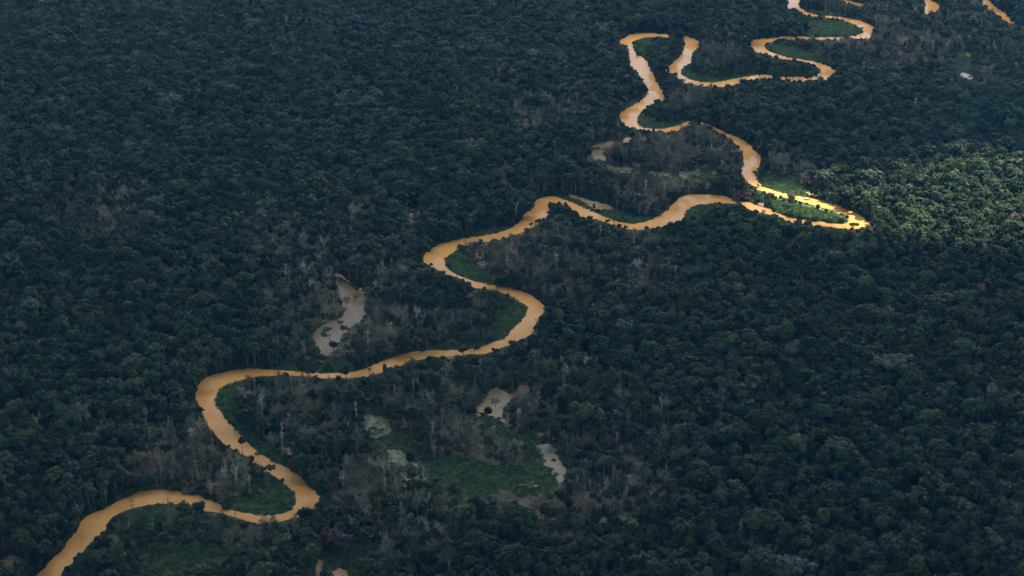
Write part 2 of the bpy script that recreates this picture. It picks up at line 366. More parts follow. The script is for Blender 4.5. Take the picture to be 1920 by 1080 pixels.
M_RUST = foliage("foliage_rust", (0.065, 0.048, 0.036), (0.12, 0.080, 0.058))
M_PALE = foliage("foliage_pale", (0.14, 0.14, 0.11), (0.22, 0.21, 0.17))
M_DRY = foliage("foliage_dry_brown", (0.076, 0.072, 0.038), (0.150, 0.142, 0.078))
M_BARK = bark("bark_brown", (0.10, 0.085, 0.065), (0.22, 0.19, 0.155))
M_TWIG = bark("bare_wood_brown", (0.118, 0.104, 0.066), (0.31, 0.268, 0.178))
M_PALEWOOD = bark("bare_wood_pale", (0.28, 0.245, 0.195), (0.44, 0.39, 0.32))
M_SHRUB = foliage("thicket_leaves", (0.024, 0.052, 0.016), (0.060, 0.102, 0.028))
M_SHRUBDRY = foliage("dry_brush", (0.072, 0.060, 0.038), (0.15, 0.12, 0.075))
M_GRASS = foliage("marsh_grass", (0.052, 0.096, 0.036), (0.118, 0.180, 0.068), rough=.7)

def ground_material():
    m, nt, b = mat("plain_soil")
    at = add(nt, "ShaderNodeAttribute", attribute_name="zone")
    sep = add(nt, "ShaderNodeSeparateColor"); nt.links.new(at.outputs["Color"], sep.inputs[0])
    geo = add(nt, "ShaderNodeNewGeometry")
    n1 = add(nt, "ShaderNodeTexNoise"); n1.inputs["Scale"].default_value = 0.12; n1.inputs["Detail"].default_value = 6
    nt.links.new(geo.outputs["Position"], n1.inputs["Vector"])
    base = ramp(nt, [(0.3, (0.022, 0.034, 0.016)), (0.7, (0.045, 0.052, 0.028))])
    dry = ramp(nt, [(0.3, (0.070, 0.060, 0.044)), (0.7, (0.15, 0.115, 0.080))])
    sand = ramp(nt, [(0.3, (0.24, 0.155, 0.085)), (0.7, (0.40, 0.29, 0.18))])
    green = ramp(nt, [(0.3, (0.036, 0.080, 0.026)), (0.7, (0.062, 0.125, 0.036))])
    for r in (base, dry, sand, green): nt.links.new(n1.outputs["Fac"], r.inputs[0])
    prev = base.outputs[0]
    for ch, r in ((0, dry), (2, green), (1, sand)):
        ad = add(nt, "ShaderNodeMath", operation='MULTIPLY_ADD')
        nt.links.new(n1.outputs["Fac"], ad.inputs[0]); ad.inputs[1].default_value = 1.1
        sb = add(nt, "ShaderNodeMath", operation='SUBTRACT'); sb.inputs[1].default_value = 0.72
        nt.links.new(sep.outputs[ch], sb.inputs[0]); nt.links.new(sb.outputs[0], ad.inputs[2])
        ss = add(nt, "ShaderNodeMapRange", interpolation_type='SMOOTHSTEP')
        ss.inputs[1].default_value = 0.15; ss.inputs[2].default_value = 0.5
        nt.links.new(ad.outputs[0], ss.inputs[0])
        mx = add(nt, "ShaderNodeMix", data_type='RGBA')
        nt.links.new(ss.outputs[0], mx.inputs["Factor"])
        nt.links.new(prev, mx.inputs["A"]); nt.links.new(r.outputs[0], mx.inputs["B"])
        prev = mx.outputs["Result"]
    nt.links.new(prev, b.inputs["Base Color"])
    b.inputs["Roughness"].default_value = 1.0
    b.inputs["Specular IOR Level"].default_value = 0.05
    return m
def water_material(name, c0, c1, scale=0.022, rough=0.03, spec=0.12, weeds=None):
    m, nt, b = mat(name)
    geo = add(nt, "ShaderNodeNewGeometry")
    n1 = add(nt, "ShaderNodeTexNoise"); n1.inputs["Scale"].default_value = scale; n1.inputs["Detail"].default_value = 5
    nt.links.new(geo.outputs["Position"], n1.inputs["Vector"])
    r = ramp(nt, [(0.3, c0), (0.72, c1)])
    nt.links.new(n1.outputs["Fac"], r.inputs[0])
    out = r.outputs[0]
    if weeds:
        n2 = add(nt, "ShaderNodeTexNoise"); n2.inputs["Scale"].default_value = 0.16; n2.inputs["Detail"].default_value = 8; n2.inputs["Roughness"].default_value = .75
        nt.links.new(geo.outputs["Position"], n2.inputs["Vector"])
        rr = ramp(nt, [(weeds, (0, 0, 0)), (weeds + 0.08, (1, 1, 1))])
        nt.links.new(n2.outputs["Fac"], rr.inputs[0])
        mx = add(nt, "ShaderNodeMix", data_type='RGBA')
        nt.links.new(rr.outputs[0], mx.inputs["Factor"]); nt.links.new(out, mx.inputs["A"])
        mx.inputs["B"].default_value = (0.07, 0.085, 0.045, 1)
        out = mx.outputs["Result"]
    nt.links.new(out, b.inputs["Base Color"])
    b.inputs["Roughness"].default_value = rough
    b.inputs["IOR"].default_value = 1.33
    b.inputs["Specular IOR Level"].default_value = spec
    n3 = add(nt, "ShaderNodeTexNoise"); n3.inputs["Scale"].default_value = 0.5; n3.inputs["Detail"].default_value = 3
    nt.links.new(geo.outputs["Position"], n3.inputs["Vector"])
    bp = add(nt, "ShaderNodeBump"); bp.inputs["Strength"].default_value = 0.012; bp.inputs["Distance"].default_value = 0.3
    nt.links.new(n3.outputs["Fac"], bp.inputs["Height"]); nt.links.new(bp.outputs[0], b.inputs["Normal"])
    return m
M_GROUND = ground_material()
M_RIVER = water_material("silty_river_water", (0.43, 0.212, 0.053), (0.58, 0.312, 0.102))
M_POOLGREY = water_material("pale_pool_water", (0.14, 0.108, 0.060), (0.21, 0.165, 0.098), spec=.09, weeds=0.60)
M_POOLCREAM = water_material("cream_pool_water", (0.22, 0.185, 0.11), (0.35, 0.295, 0.19), spec=.2, weeds=0.57)
M_POOLWEEDY = water_material("weed_choked_pool_water", (0.14, 0.122, 0.074), (0.23, 0.20, 0.125), spec=.09, weeds=0.46)
M_POOLMUD = water_material("muddy_pool_water", (0.17, 0.10, 0.05), (0.27, 0.17, 0.09), weeds=0.60)

# ------------------------------------------------------------------ ground: one sheet out to the horizon
def build_ground():
    xs = np.concatenate([[-60000, -8000, -2600], np.arange(-1500, 1501, 4.), [2600, 8000, 60000]])
    ys = np.concatenate([[-60000, -4000, 300], np.arange(860, 3400, 4.), [4500, 9000, 60000]])
    XX, YY = np.meshgrid(xs, ys)
    Z = np.zeros_like(XX)
    verts = np.stack([XX, YY, Z], -1).reshape(-1, 3)
    nx, ny = len(xs), len(ys)
    i = np.arange(nx * ny).reshape(ny, nx)
    faces = np.stack([i[:-1, :-1], i[:-1, 1:], i[1:, 1:], i[1:, :-1]], -1).reshape(-1, 4)
    me = bpy.data.meshes.new("ground")
    me.vertices.add(len(verts)); me.vertices.foreach_set("co", verts.ravel())
    me.loops.add(faces.size); me.loops.foreach_set("vertex_index", faces.ravel().astype(np.int32))
    me.polygons.add(len(faces)); me.polygons.foreach_set("loop_start", (np.arange(len(faces)) * 4).astype(np.int32))
    me.update(calc_edges=True); me.validate()
    p = survey(verts[:, 0], np.maximum(verts[:, 1], 700), 0.0)
    inside = (p[:, 0] > X0) & (p[:, 0] < X1) & (p[:, 1] > Y0) & (p[:, 1] < Y1) & (verts[:, 1] > 800)
    col = np.zeros((len(verts), 4)); col[:, 3] = 1
    d = look(DEADM, p); s = np.maximum(look(SANDM, p), np.clip(look(BANK, p) * 1.1, 0, .55))
    g = np.maximum(look(blur(MEAD, 1, 1), p), look(THICK, p) * .6)
    col[:, 0] = np.where(inside, d, 0); col[:, 1] = np.where(inside, s, 0); col[:, 2] = np.where(inside, g, 0)
    a = me.color_attributes.new("zone", 'FLOAT_COLOR', 'POINT')
    a.data.foreach_set("color", col.astype(np.float32).ravel())
    me.materials.append(M_GROUND)
    return tag(link("ground", me), "dark forest floor with dry brown flood soil near the river", kind="structure")
build_ground()
def sheet(name, px, z, material, **kw):
    g = ground(px, 0)
    me = bpy.data.meshes.new(name)
    me.from_pydata([(x, y, z) for x, y in g], [], [list(range(len(g)))])
    me.update()
    if me.polygons[0].normal.z < 0: me.flip_normals()
    me.materials.append(material)
    o = link(name, me)
    return tag(o, **kw)
sheet("river", river_px, 0.30, M_RIVER, label="silty orange brown river meandering through the forest", kind="structure")
for p, t in zip(far_px, ("short far reach of the river left of the top corner", "narrow river reach cut off by the top edge", "far river reach nearest the top right corner")):
    sheet("river", p, 0.30, M_RIVER, label=t, kind="structure")
PM = {"grey": M_POOLGREY, "cream": M_POOLCREAM, "mud": M_POOLMUD, "weedy": M_POOLWEEDY}
for n, (k, p) in enumerate(pool_px):
    sheet("pool", p, 0.20 if k != "mud" else 0.16, PM[k], kind="structure")

# ------------------------------------------------------------------ plant meshes
def ico():
    bm = bmesh.new(); bmesh.ops.create_icosphere(bm, subdivisions=1, radius=1.0)
    v = np.array([q.co[:] for q in bm.verts]); f = [[q.index for q in c.verts] for c in bm.faces]
    bm.free(); return v, f
ICO_V, ICO_F = ico()
class Geo:
    def __init__(self): self.v, self.f, self.m, self.n = [], [], [], 0
    def raw(self, verts, faces, mi=0):
        self.v.append(np.asarray(verts, float)); self.f += [[k + self.n for k in q] for q in faces]
        self.m += [mi] * len(faces); self.n += len(verts)
    def leaves(self, c, nrm, size, r, mi=0, aspect=(.55, .9)):
        n = len(c)
        nrm = nrm / np.linalg.norm(nrm, axis=1, keepdims=True)
        t = np.cross(nrm, r.normal(size=(n, 3))); t /= np.linalg.norm(t, axis=1, keepdims=True)
        bt = np.cross(nrm, t)
        s = size[:, None]; a = r.uniform(*aspect, n)[:, None]
        k = r.uniform(-.25, .25, (n, 1))
        q = np.stack([c + t * s, c + bt * s * a + nrm * s * k, c - t * s * .85, c - bt * s * a * .9 + nrm * s * k], 1).reshape(-1, 3)
        self.raw(q, (np.arange(4 * n).reshape(n, 4)).tolist(), mi)
    def limb(self, a, b, r0, r1, mi=0, sides=3):
        a, b = np.asarray(a, float), np.asarray(b, float)
        d = b - a; d = d / (np.linalg.norm(d) + 1e-9)
        t = np.cross(d, [0.3, 0.8, 0.5]); t /= np.linalg.norm(t) + 1e-9
        s = np.cross(d, t)
        an = np.arange(sides) * 2 * math.pi / sides
        ring = np.cos(an)[:, None] * t + np.sin(an)[:, None] * s
        v = np.vstack([a + ring * r0, b + ring * r1])
        self.raw(v, [[k, (k + 1) % sides, sides + (k + 1) % sides, sides + k] for k in range(sides)], mi)
    def mesh(self, name, mats):
        me = bpy.data.meshes.new(name)
        me.from_pydata(np.vstack(self.v).tolist(), [], self.f)
        for q in mats: me.materials.append(q)
        me.polygons.foreach_set("material_index", np.array(self.m, dtype=np.int32))
        me.update()
        return me
TREE_H = 20.0
def crown_geo(g, seed, form, leaf=1.0, mi=0):
    """crown of leafy lobes, radius about 5 m, topping out near 20 m"""
    r = np.random.default_rng(seed)
    R = 5.0
    if form == 'dome':   nl, zc, zr, low = 24, 14.4, 5.2, -0.25
    elif form == 'flat': nl, zc, zr, low = 22, 16.6, 2.8, -0.05
    elif form == 'tall': nl, zc, zr, low = 27, 12.6, 7.2, -0.55
    else:                nl, zc, zr, low = 19, 14.8, 4.6, -0.3
    cs, rs = [], []
    for k in range(nl):
        u = low + (1 - low) * (k + .5) / nl
        ph = k * 2.39996 + r.uniform(-.5, .5)
        rad = math.sqrt(max(0.02, 1 - u * u)) * r.uniform(.50, .95)
        if form == 'tall': rad *= .8
        cs.append([R * rad * math.cos(ph), R * rad * math.sin(ph), zc + zr * u * r.uniform(.50, .90)])
        rs.append(R * r.uniform(.17, .37))
    cs, rs = np.array(cs), np.array(rs)
    # uneven outline
    cs[:, :2] *= (1 + 0.28 * np.sin(np.arctan2(cs[:, 1], cs[:, 0]) * 2 + r.uniform(0, 6)))[:, None]
    for k in range(nl):
        j = 1 + r.uniform(-.22, .22, (len(ICO_V), 1))
        g.raw(cs[k] + ICO_V * j * rs[k] * .92 * np.array([1, 1, .8]), ICO_F, mi)
        n = 38
        d = r.normal(size=(n, 3)); d[:, 2] += 0.45; d /= np.linalg.norm(d, axis=1, keepdims=True)
        p = cs[k] + d * rs[k] * r.uniform(.78, 1.18, (n, 1)) * np.array([1, 1, .85])
        nr = d * 1.0 + r.normal(size=(n, 3)) * .30 + np.array([0, 0, .25])
        g.leaves(p, nr, r.uniform(.45, 1.0, n) * leaf, r, mi)
def trunk_geo(g, seed, top=14.5, r0=.42, mi=0):
    r = np.random.default_rng(seed + 99)
    pts = [np.array([0, 0, -.6])]
    for z in (4., 8., 11., top): pts.append(np.array([r.uniform(-.35, .35), r.uniform(-.35, .35), z]))
    rad = np.linspace(r0, r0 * .55, len(pts))
    for k in range(len(pts) - 1): g.limb(pts[k], pts[k + 1], rad[k], rad[k + 1], mi, 6)
    for k in range(5):
        a = k * 1.256 + r.uniform(-.3, .3)
        g.limb(pts[-2] + [0, 0, r.uniform(-1, 2)], [3.2 * math.cos(a), 3.2 * math.sin(a), top + r.uniform(-.5, 1.8)], r0 * .4, r0 * .15, mi, 4)
def bare_geo(seed, form, gt, gb, mt=0, mb=0, ml=None):
    r = np.random.default_rng(seed)
    h = {'wide': 11., 'tall': 15., 'thin': 17.}[form]
    lean = r.uniform(-1.2, 1.2, 2)
    pts = [np.array([0, 0, -.6])]
    for z in (.3, .6, 1.0): pts.append(np.array([lean[0] * z + r.uniform(-.3, .3), lean[1] * z + r.uniform(-.3, .3), h * z]))
    rad = [.40, .34, .27, .17]
    for k in range(3): gt.limb(pts[k], pts[k + 1], rad[k], rad[k + 1], mt, 5)
    nb = {'wide': 11, 'tall': 12, 'thin': 7}[form]
    reach = {'wide': 5.4, 'tall': 3.9, 'thin': 2.2}[form]
    for k in range(nb):
        u = r.uniform(.45, 1.0) if k > 2 else 1.0
        o = pts[1] * 0 + np.array([lean[0] * u, lean[1] * u, h * u])
        a = k * 2.4 + r.uniform(-.5, .5)
        el = r.uniform(.25, .95) if u < 1 else r.uniform(.6, 1.3)
        L = reach * r.uniform(.7, 1.15)
        e = o + L * np.array([math.cos(a) * math.cos(el), math.sin(a) * math.cos(el), math.sin(el) + .15])
        gb.limb(o, e, .15, .075, mb, 4)
        ns = 6 if form != 'thin' else 4
        for q in range(ns):
            w = r.uniform(.3, 1.0)
            s = o + (e - o) * w
            d = (e - o) / L + r.normal(size=3) * .55 + np.array([0, 0, .3])
            d /= np.linalg.norm(d)
            e2 = s + d * L * r.uniform(.35, .55)
            gb.limb(s, e2, .075, .045, mb, 3)
            for z in range(7):
                w2 = r.uniform(.2, 1.0)
                s2 = s + (e2 - s) * w2
                d2 = d + r.normal(size=3) * .65 + np.array([0, 0, .2]); d2 /= np.linalg.norm(d2)
                gb.limb(s2, s2 + d2 * r.uniform(.7, 1.7), .045, .02, mb, 3)
            if ml is not None:
                n = 16
                c = e2 + r.normal(size=(n, 3)) * .75
                gb.leaves(c, r.normal(size=(n, 3)) + np.array([0, 0, .7]), r.uniform(.2, .45, n), r, ml)
def palm_geo(seed, gt, gc, mt=0, mc=0):
    r = np.random.default_rng(seed)
    top = np.array([r.uniform(-.6, .6), r.uniform(-.6, .6), 16.])
    gt.limb([0, 0, -.6], top * .5, .24, .20, mt, 6); gt.limb(top * .5, top, .20, .16, mt, 6)
    for k in range(17):
        a = k * 2.39996; el = r.uniform(-.1, 1.2)
        L = r.uniform(3.0, 3.9)
        d = np.array([math.cos(a), math.sin(a), 0]); side = np.array([-math.sin(a), math.cos(a), 0])
        pts = []
        for s in np.linspace(0, 1, 6):
            pts.append(top + d * L * s * math.cos(el * .75) + np.array([0, 0, L * (s * math.sin(el) - .75 * s * s)]))
        w = np.array([.12, .5, .62, .55, .38, .05])
        v = []
        for p, ww in zip(pts, w): v += [p + side * ww - [0, 0, ww * .4], p, p - side * ww - [0, 0, ww * .4]]
        f = []
        for s in range(5):
            b = s * 3
            f += [[b, b + 1, b + 4, b + 3], [b + 1, b + 2, b + 5, b + 4]]
        gc.raw(v, f, mc)
def shrub_geo(g, seed, n=150, flat=.7, leaf=1., mi=0):
    r = np.random.default_rng(seed)
    for k in range(5):
        a = k * 1.3; c = np.array([.5 * math.cos(a), .5 * math.sin(a), .38 * flat]) * r.uniform(.5, 1.2)
        rr = r.uniform(.38, .6)
        g.raw(c + ICO_V * rr * .8 * (1 + r.uniform(-.2, .2, (len(ICO_V), 1))) * [1, 1, flat], ICO_F, mi)
        m = n // 5
        d = r.normal(size=(m, 3)); d[:, 2] = np.abs(d[:, 2]); d /= np.linalg.norm(d, axis=1, keepdims=True)
        p = c + d * rr * r.uniform(.75, 1.2, (m, 1)) * [1, 1, flat]
        g.leaves(p, d + r.normal(size=(m, 3)) * .5 + [0, 0, .3], r.uniform(.12, .26, m) * leaf, r, mi)
def grass_geo(g, seed, n=110, mi=0):
    r = np.random.default_rng(seed)
    rad = np.sqrt(r.uniform(0, 1, n)); a = r.uniform(0, 6.283, n)
    c = np.stack([rad * np.cos(a), rad * np.sin(a), r.uniform(.05, .32, n) * (1.1 - rad)], 1)
    nr = r.normal(size=(n, 3)) * .45 + np.array([0, 0, 1.])
    g.leaves(c, nr, r.uniform(.14, .30, n), r, mi, aspect=(.25, .7))

LIVE = [('dome', M_DARK, 'dark green', 'domed'), ('round', M_DARK, 'dark green', 'rounded'), ('flat', M_DARK, 'dark green', 'flat topped'),
        ('tall', M_DARK, 'dark green', 'tall crowned'), ('dome', M_DARK, 'deep green', 'lumpy'), ('round', M_MID, 'mid green', 'rounded'),
        ('dome', M_MID, 'mid green', 'domed'), ('flat', M_MID, 'mid green', 'spreading'), ('round', M_OLIVE, 'olive green', 'rounded'),
        ('dome', M_OLIVE, 'olive green', 'domed'), ('round', M_GREY, 'grey green', 'rounded'), ('round', M_LIME, 'yellow green', 'rounded'),
        ('dome', M_RUST, 'rust brown', 'domed'), ('flat', M_GREY, 'grey green', 'flat topped'), ('round', M_PALE, 'whitish', 'flowering')]
LIVE_W = np.array([12, 12, 8, 8, 12, 10, 10, 6, 5, 5, 2.6, .5, .3, 1.6, .0])
LIVE_W /= LIVE_W.sum()
BARE = [('wide', M_TWIG, 'brown', 'bare spreading'), ('tall', M_TWIG, 'brown', 'bare upright'), ('thin', M_TWIG, 'brown', 'thin leafless'),
        ('wide', M_PALEWOOD, 'pale grey', 'bare spreading'), ('tall', M_PALEWOOD, 'pale grey', 'bare upright'), ('thin', M_PALEWOOD, 'pale grey', 'thin leafless'),
        ('wide', M_TWIG, 'grey brown', 'dying'), ('tall', M_TWIG, 'grey brown', 'dying')]
BARE_W = np.array([16, 16, 8, 1.0, 3.2, 8, 26, 24.]); BARE_W /= BARE_W.sum()
PARTS = {}          # kind, variant -> (crown mesh, trunk mesh)
WHOLE = {}          # kind, variant -> joined mesh for the far stand
CROWN_NAME = {'rainforest_tree': 'crown', 'bare_tree': 'branches', 'palm_tree': 'fronds'}
for i, (form, m, _, _) in enumerate(LIVE):
    gc, gt, gw = Geo(), Geo(), Geo()
    crown_geo(gc, 100 + i, form); trunk_geo(gt, 100 + i)
    crown_geo(gw, 100 + i, form); trunk_geo(gw, 100 + i, mi=1)
    PARTS['rainforest_tree', i] = (gc.mesh("crown", [m]), gt.mesh("trunk", [M_BARK]))
    WHOLE['rainforest_tree', i] = gw.mesh("rainforest_tree_mesh", [m, M_BARK])
for i, (form, m, _, word) in enumerate(BARE):
    gc, gt, gw = Geo(), Geo(), Geo()
    ml = 1 if word == 'dying' else None
    bare_geo(300 + i, form, gt, gc, ml=ml); bare_geo(300 + i, form, gw, gw, ml=ml)
    PARTS['bare_tree', i] = (gc.mesh("branches", [m, M_DRY]), gt.mesh("trunk", [m]))
    WHOLE['bare_tree', i] = gw.mesh("bare_tree_mesh", [m, M_DRY])
for i in range(2):
    gc, gt, gw = Geo(), Geo(), Geo()
    palm_geo(500 + i, gt, gc); palm_geo(500 + i, gw, gw, mt=1)
    PARTS['palm_tree', i] = (gc.mesh("fronds", [M_MID]), gt.mesh("trunk", [M_BARK]))
    WHOLE['palm_tree', i] = gw.mesh("palm_tree_mesh", [M_MID, M_BARK])
SHRUBS = []
for i in range(6):
    g = Geo(); shrub_geo(g, 700 + i); SHRUBS.append(g.mesh("shrub_mesh", [M_SHRUB if i < 4 else M_SHRUBDRY]))
TUFTS = []
for i in range(4):
    g = Geo(); grass_geo(g, 800 + i); TUFTS.append(g.mesh("tuft_mesh", [M_GRASS]))

# ------------------------------------------------------------------ where things grow
def grid_points(step, pxl=-200, pxr=2120, pyt=-75, pyb=1230, jitter=.5):
    yb, yt = ground([(960, pyb)])[0][1], ground([(960, pyt)])[0][1]
    pts = []
    row = 0
    for y in np.arange(yb, yt, step):
        d = y * CT + CAM_H * ST
        xl, xr = (pxl - 960) / F_PX * d, (pxr - 960) / F_PX * d
        x = np.arange(xl, xr, step) + (row % 2) * step * .5
        pts.append(np.stack([x, np.full(len(x), y)], 1)); row += 1
    p = np.vstack(pts)
    return p + rng.uniform(-jitter, jitter, p.shape) * step
def value_noise(x, y, s, seed):
    r = np.random.default_rng(seed); T = r.uniform(0, 1, (64, 64))
    fx, fy = x / s, y / s
    ix, iy = np.floor(fx).astype(int), np.floor(fy).astype(int)
    tx, ty = fx - ix, fy - iy
    tx, ty = tx * tx * (3 - 2 * tx), ty * ty * (3 - 2 * ty)
    g = lambda a, b: T[a % 64, b % 64]
    return (g(ix, iy) * (1 - tx) + g(ix + 1, iy) * tx) * (1 - ty) + (g(ix, iy + 1) * (1 - tx) + g(ix + 1, iy + 1) * tx) * ty
NOGROW = np.clip(WATER + MEAD, 0, 1)
VIEWKEEP = np.clip(WATER + (SANDM > .7), 0, 1)
SOFTWATER = blur(VIEWKEEP, 2, 1)
MEADOW_GUARD = .9
def hides(x, y, h, r, low=.35):
    """does a plant of height h and half width r stand in the way of open water or meadow seen from the air?"""
    w = np.zeros(len(x))
    for zz, rr in ((1.0, 0), (.9, -.6), (.9, .6), (.7, -.8), (.7, .8), (low, 0)):
        q = survey(x + rr * r, y, zz * h)
        w = np.maximum(w, look(SOFTWATER, q))
        if zz > .6: w = np.maximum(w, look(MEAD, q) * MEADOW_GUARD)
    return w
P = grid_points(7.8)
N = len(P)
ppx = survey(P[:, 0], P[:, 1], 0.)
dead = look(DEADM, ppx)
thick = look(THICK, ppx)
nearw = look(NEARWATER, ppx)
patch = value_noise(P[:, 0], P[:, 1], 55., 5)
drydot = value_noise(P[:, 0], P[:, 1], 110., 9)
u = rng.uniform(size=N)
dprob = np.clip(dead * (1.0 + .9 * (patch - .35)), 0, .97) + 0.012 + .05 * nearw * (drydot > .6)
is_bare = u < dprob
is_palm = (~is_bare) & (rng.uniform(size=N) < .0025 + .018 * nearw)
h = np.clip(rng.normal(22.5, 4.0, N), 12, 38)
h *= 1 - .22 * nearw - .15 * dead
rad = np.clip(np.exp(rng.normal(math.log(4.8), .40, N)), 2.4, 11.0)
big = rng.uniform(size=N) < .05
rad[big] *= rng.uniform(1.35, 1.8, big.sum()); h[big] *= 1.22
rad *= 1 - .2 * nearw
h = np.where(is_bare, np.clip(rng.normal(16, 3.2, N), 8, 26), h)
rad = np.where(is_bare, rad * .88, rad)
ok = (look(NOGROW, ppx) < .5) & ~(rng.uniform(size=N) < thick * .96)
ok &= ~((dead > .3) & (rng.uniform(size=N) < .22)) & (look(SANDM, ppx) < .35)
ragged = np.clip(rng.normal(.34, .22, N), .10, .8)
for t in range(3):                                   # shorter trees where tall ones would stand in open view
    bad = hides(P[:, 0], P[:, 1], h, rad) > ragged
    if t < 2:
        h = np.where(bad, h * .66, h); rad = np.where(bad, rad * .8, rad)
    else:
        spare = rng.uniform(size=N) < np.where(is_bare, .07, .007)
        ok &= ~bad | (spare & (look(NOGROW, ppx) < .5))
variant = np.zeros(N, int)
lv = rng.choice(len(LIVE), N, p=LIVE_W)
sp = value_noise(P[:, 0], P[:, 1], 95., 61) + .4 * value_noise(P[:, 0], P[:, 1], 33., 62)
swap = (sp > .86) & (lv < 5) & (rng.uniform(size=N) < .75)
lv[swap] = rng.choice([5, 6, 7, 8, 9], swap.sum(), p=[.32, .32, .16, .1, .1])
swap = (sp < .55) & (lv >= 5) & (lv < 11) & (rng.uniform(size=N) < .7)
lv[swap] = rng.integers(0, 5, swap.sum()); bv = rng.choice(len(BARE), N, p=BARE_W)
variant = np.where(is_bare, bv, lv); variant = np.where(is_palm, rng.integers(0, 2, N), variant)
kind = np.where(is_bare, 'bare_tree', np.where(is_palm, 'palm_tree', 'rainforest_tree'))
rot = rng.uniform(0, 2 * math.pi, N)
# slender young trees that break the line of the near banks
B = grid_points(4.0)
bp_ = survey(B[:, 0], B[:, 1], 0.)
bb = look(blur(RIVER, 3, 2), bp_)
bm_ = (bb > .03) & (look(NOGROW, bp_) < .5) & (rng.uniform(size=len(B)) < .22)
B = B[bm_]
bh = rng.uniform(4, 8.8, len(B)); br = rng.uniform(1.8, 3.4, len(B))
bm_ = (look(WATER, survey(B[:, 0], B[:, 1], bh * .42)) < .5) & (look(MEAD, survey(B[:, 0], B[:, 1], bh * .3)) < .5)
B, bh, br = B[bm_], bh[bm_], br[bm_]
nb = len(B)
bbare = rng.uniform(size=nb) < .18
P = np.vstack([P, B]); h = np.concatenate([h, bh]); rad = np.concatenate([rad, br]); ok = np.concatenate([ok, np.ones(nb, bool)])
is_palm = np.concatenate([is_palm, np.zeros(nb, bool)]); is_bare = np.concatenate([is_bare, bbare])
variant = np.concatenate([variant, np.where(bbare, rng.choice([0, 1, 2, 6, 7], nb), rng.choice([0, 1, 3, 3, 4, 5, 6], nb))])
kind = np.concatenate([kind, np.where(bbare, 'bare_tree', 'rainforest_tree')])
N = len(P)
rot = rng.uniform(0, 2 * math.pi, N)
sxy = np.where(is_palm, rng.uniform(.9, 1.25, N), rad / 5.0)
sz = np.where(is_palm, h / 17., np.where(is_bare, h / 15.5, np.maximum(h / TREE_H, rad / 5. * .95)))
asp = rng.uniform(.86, 1.16, N)
zb = np.where(is_palm | is_bare, 0., h - TREE_H * sz)          # wide crowns are deep: their roots start lower

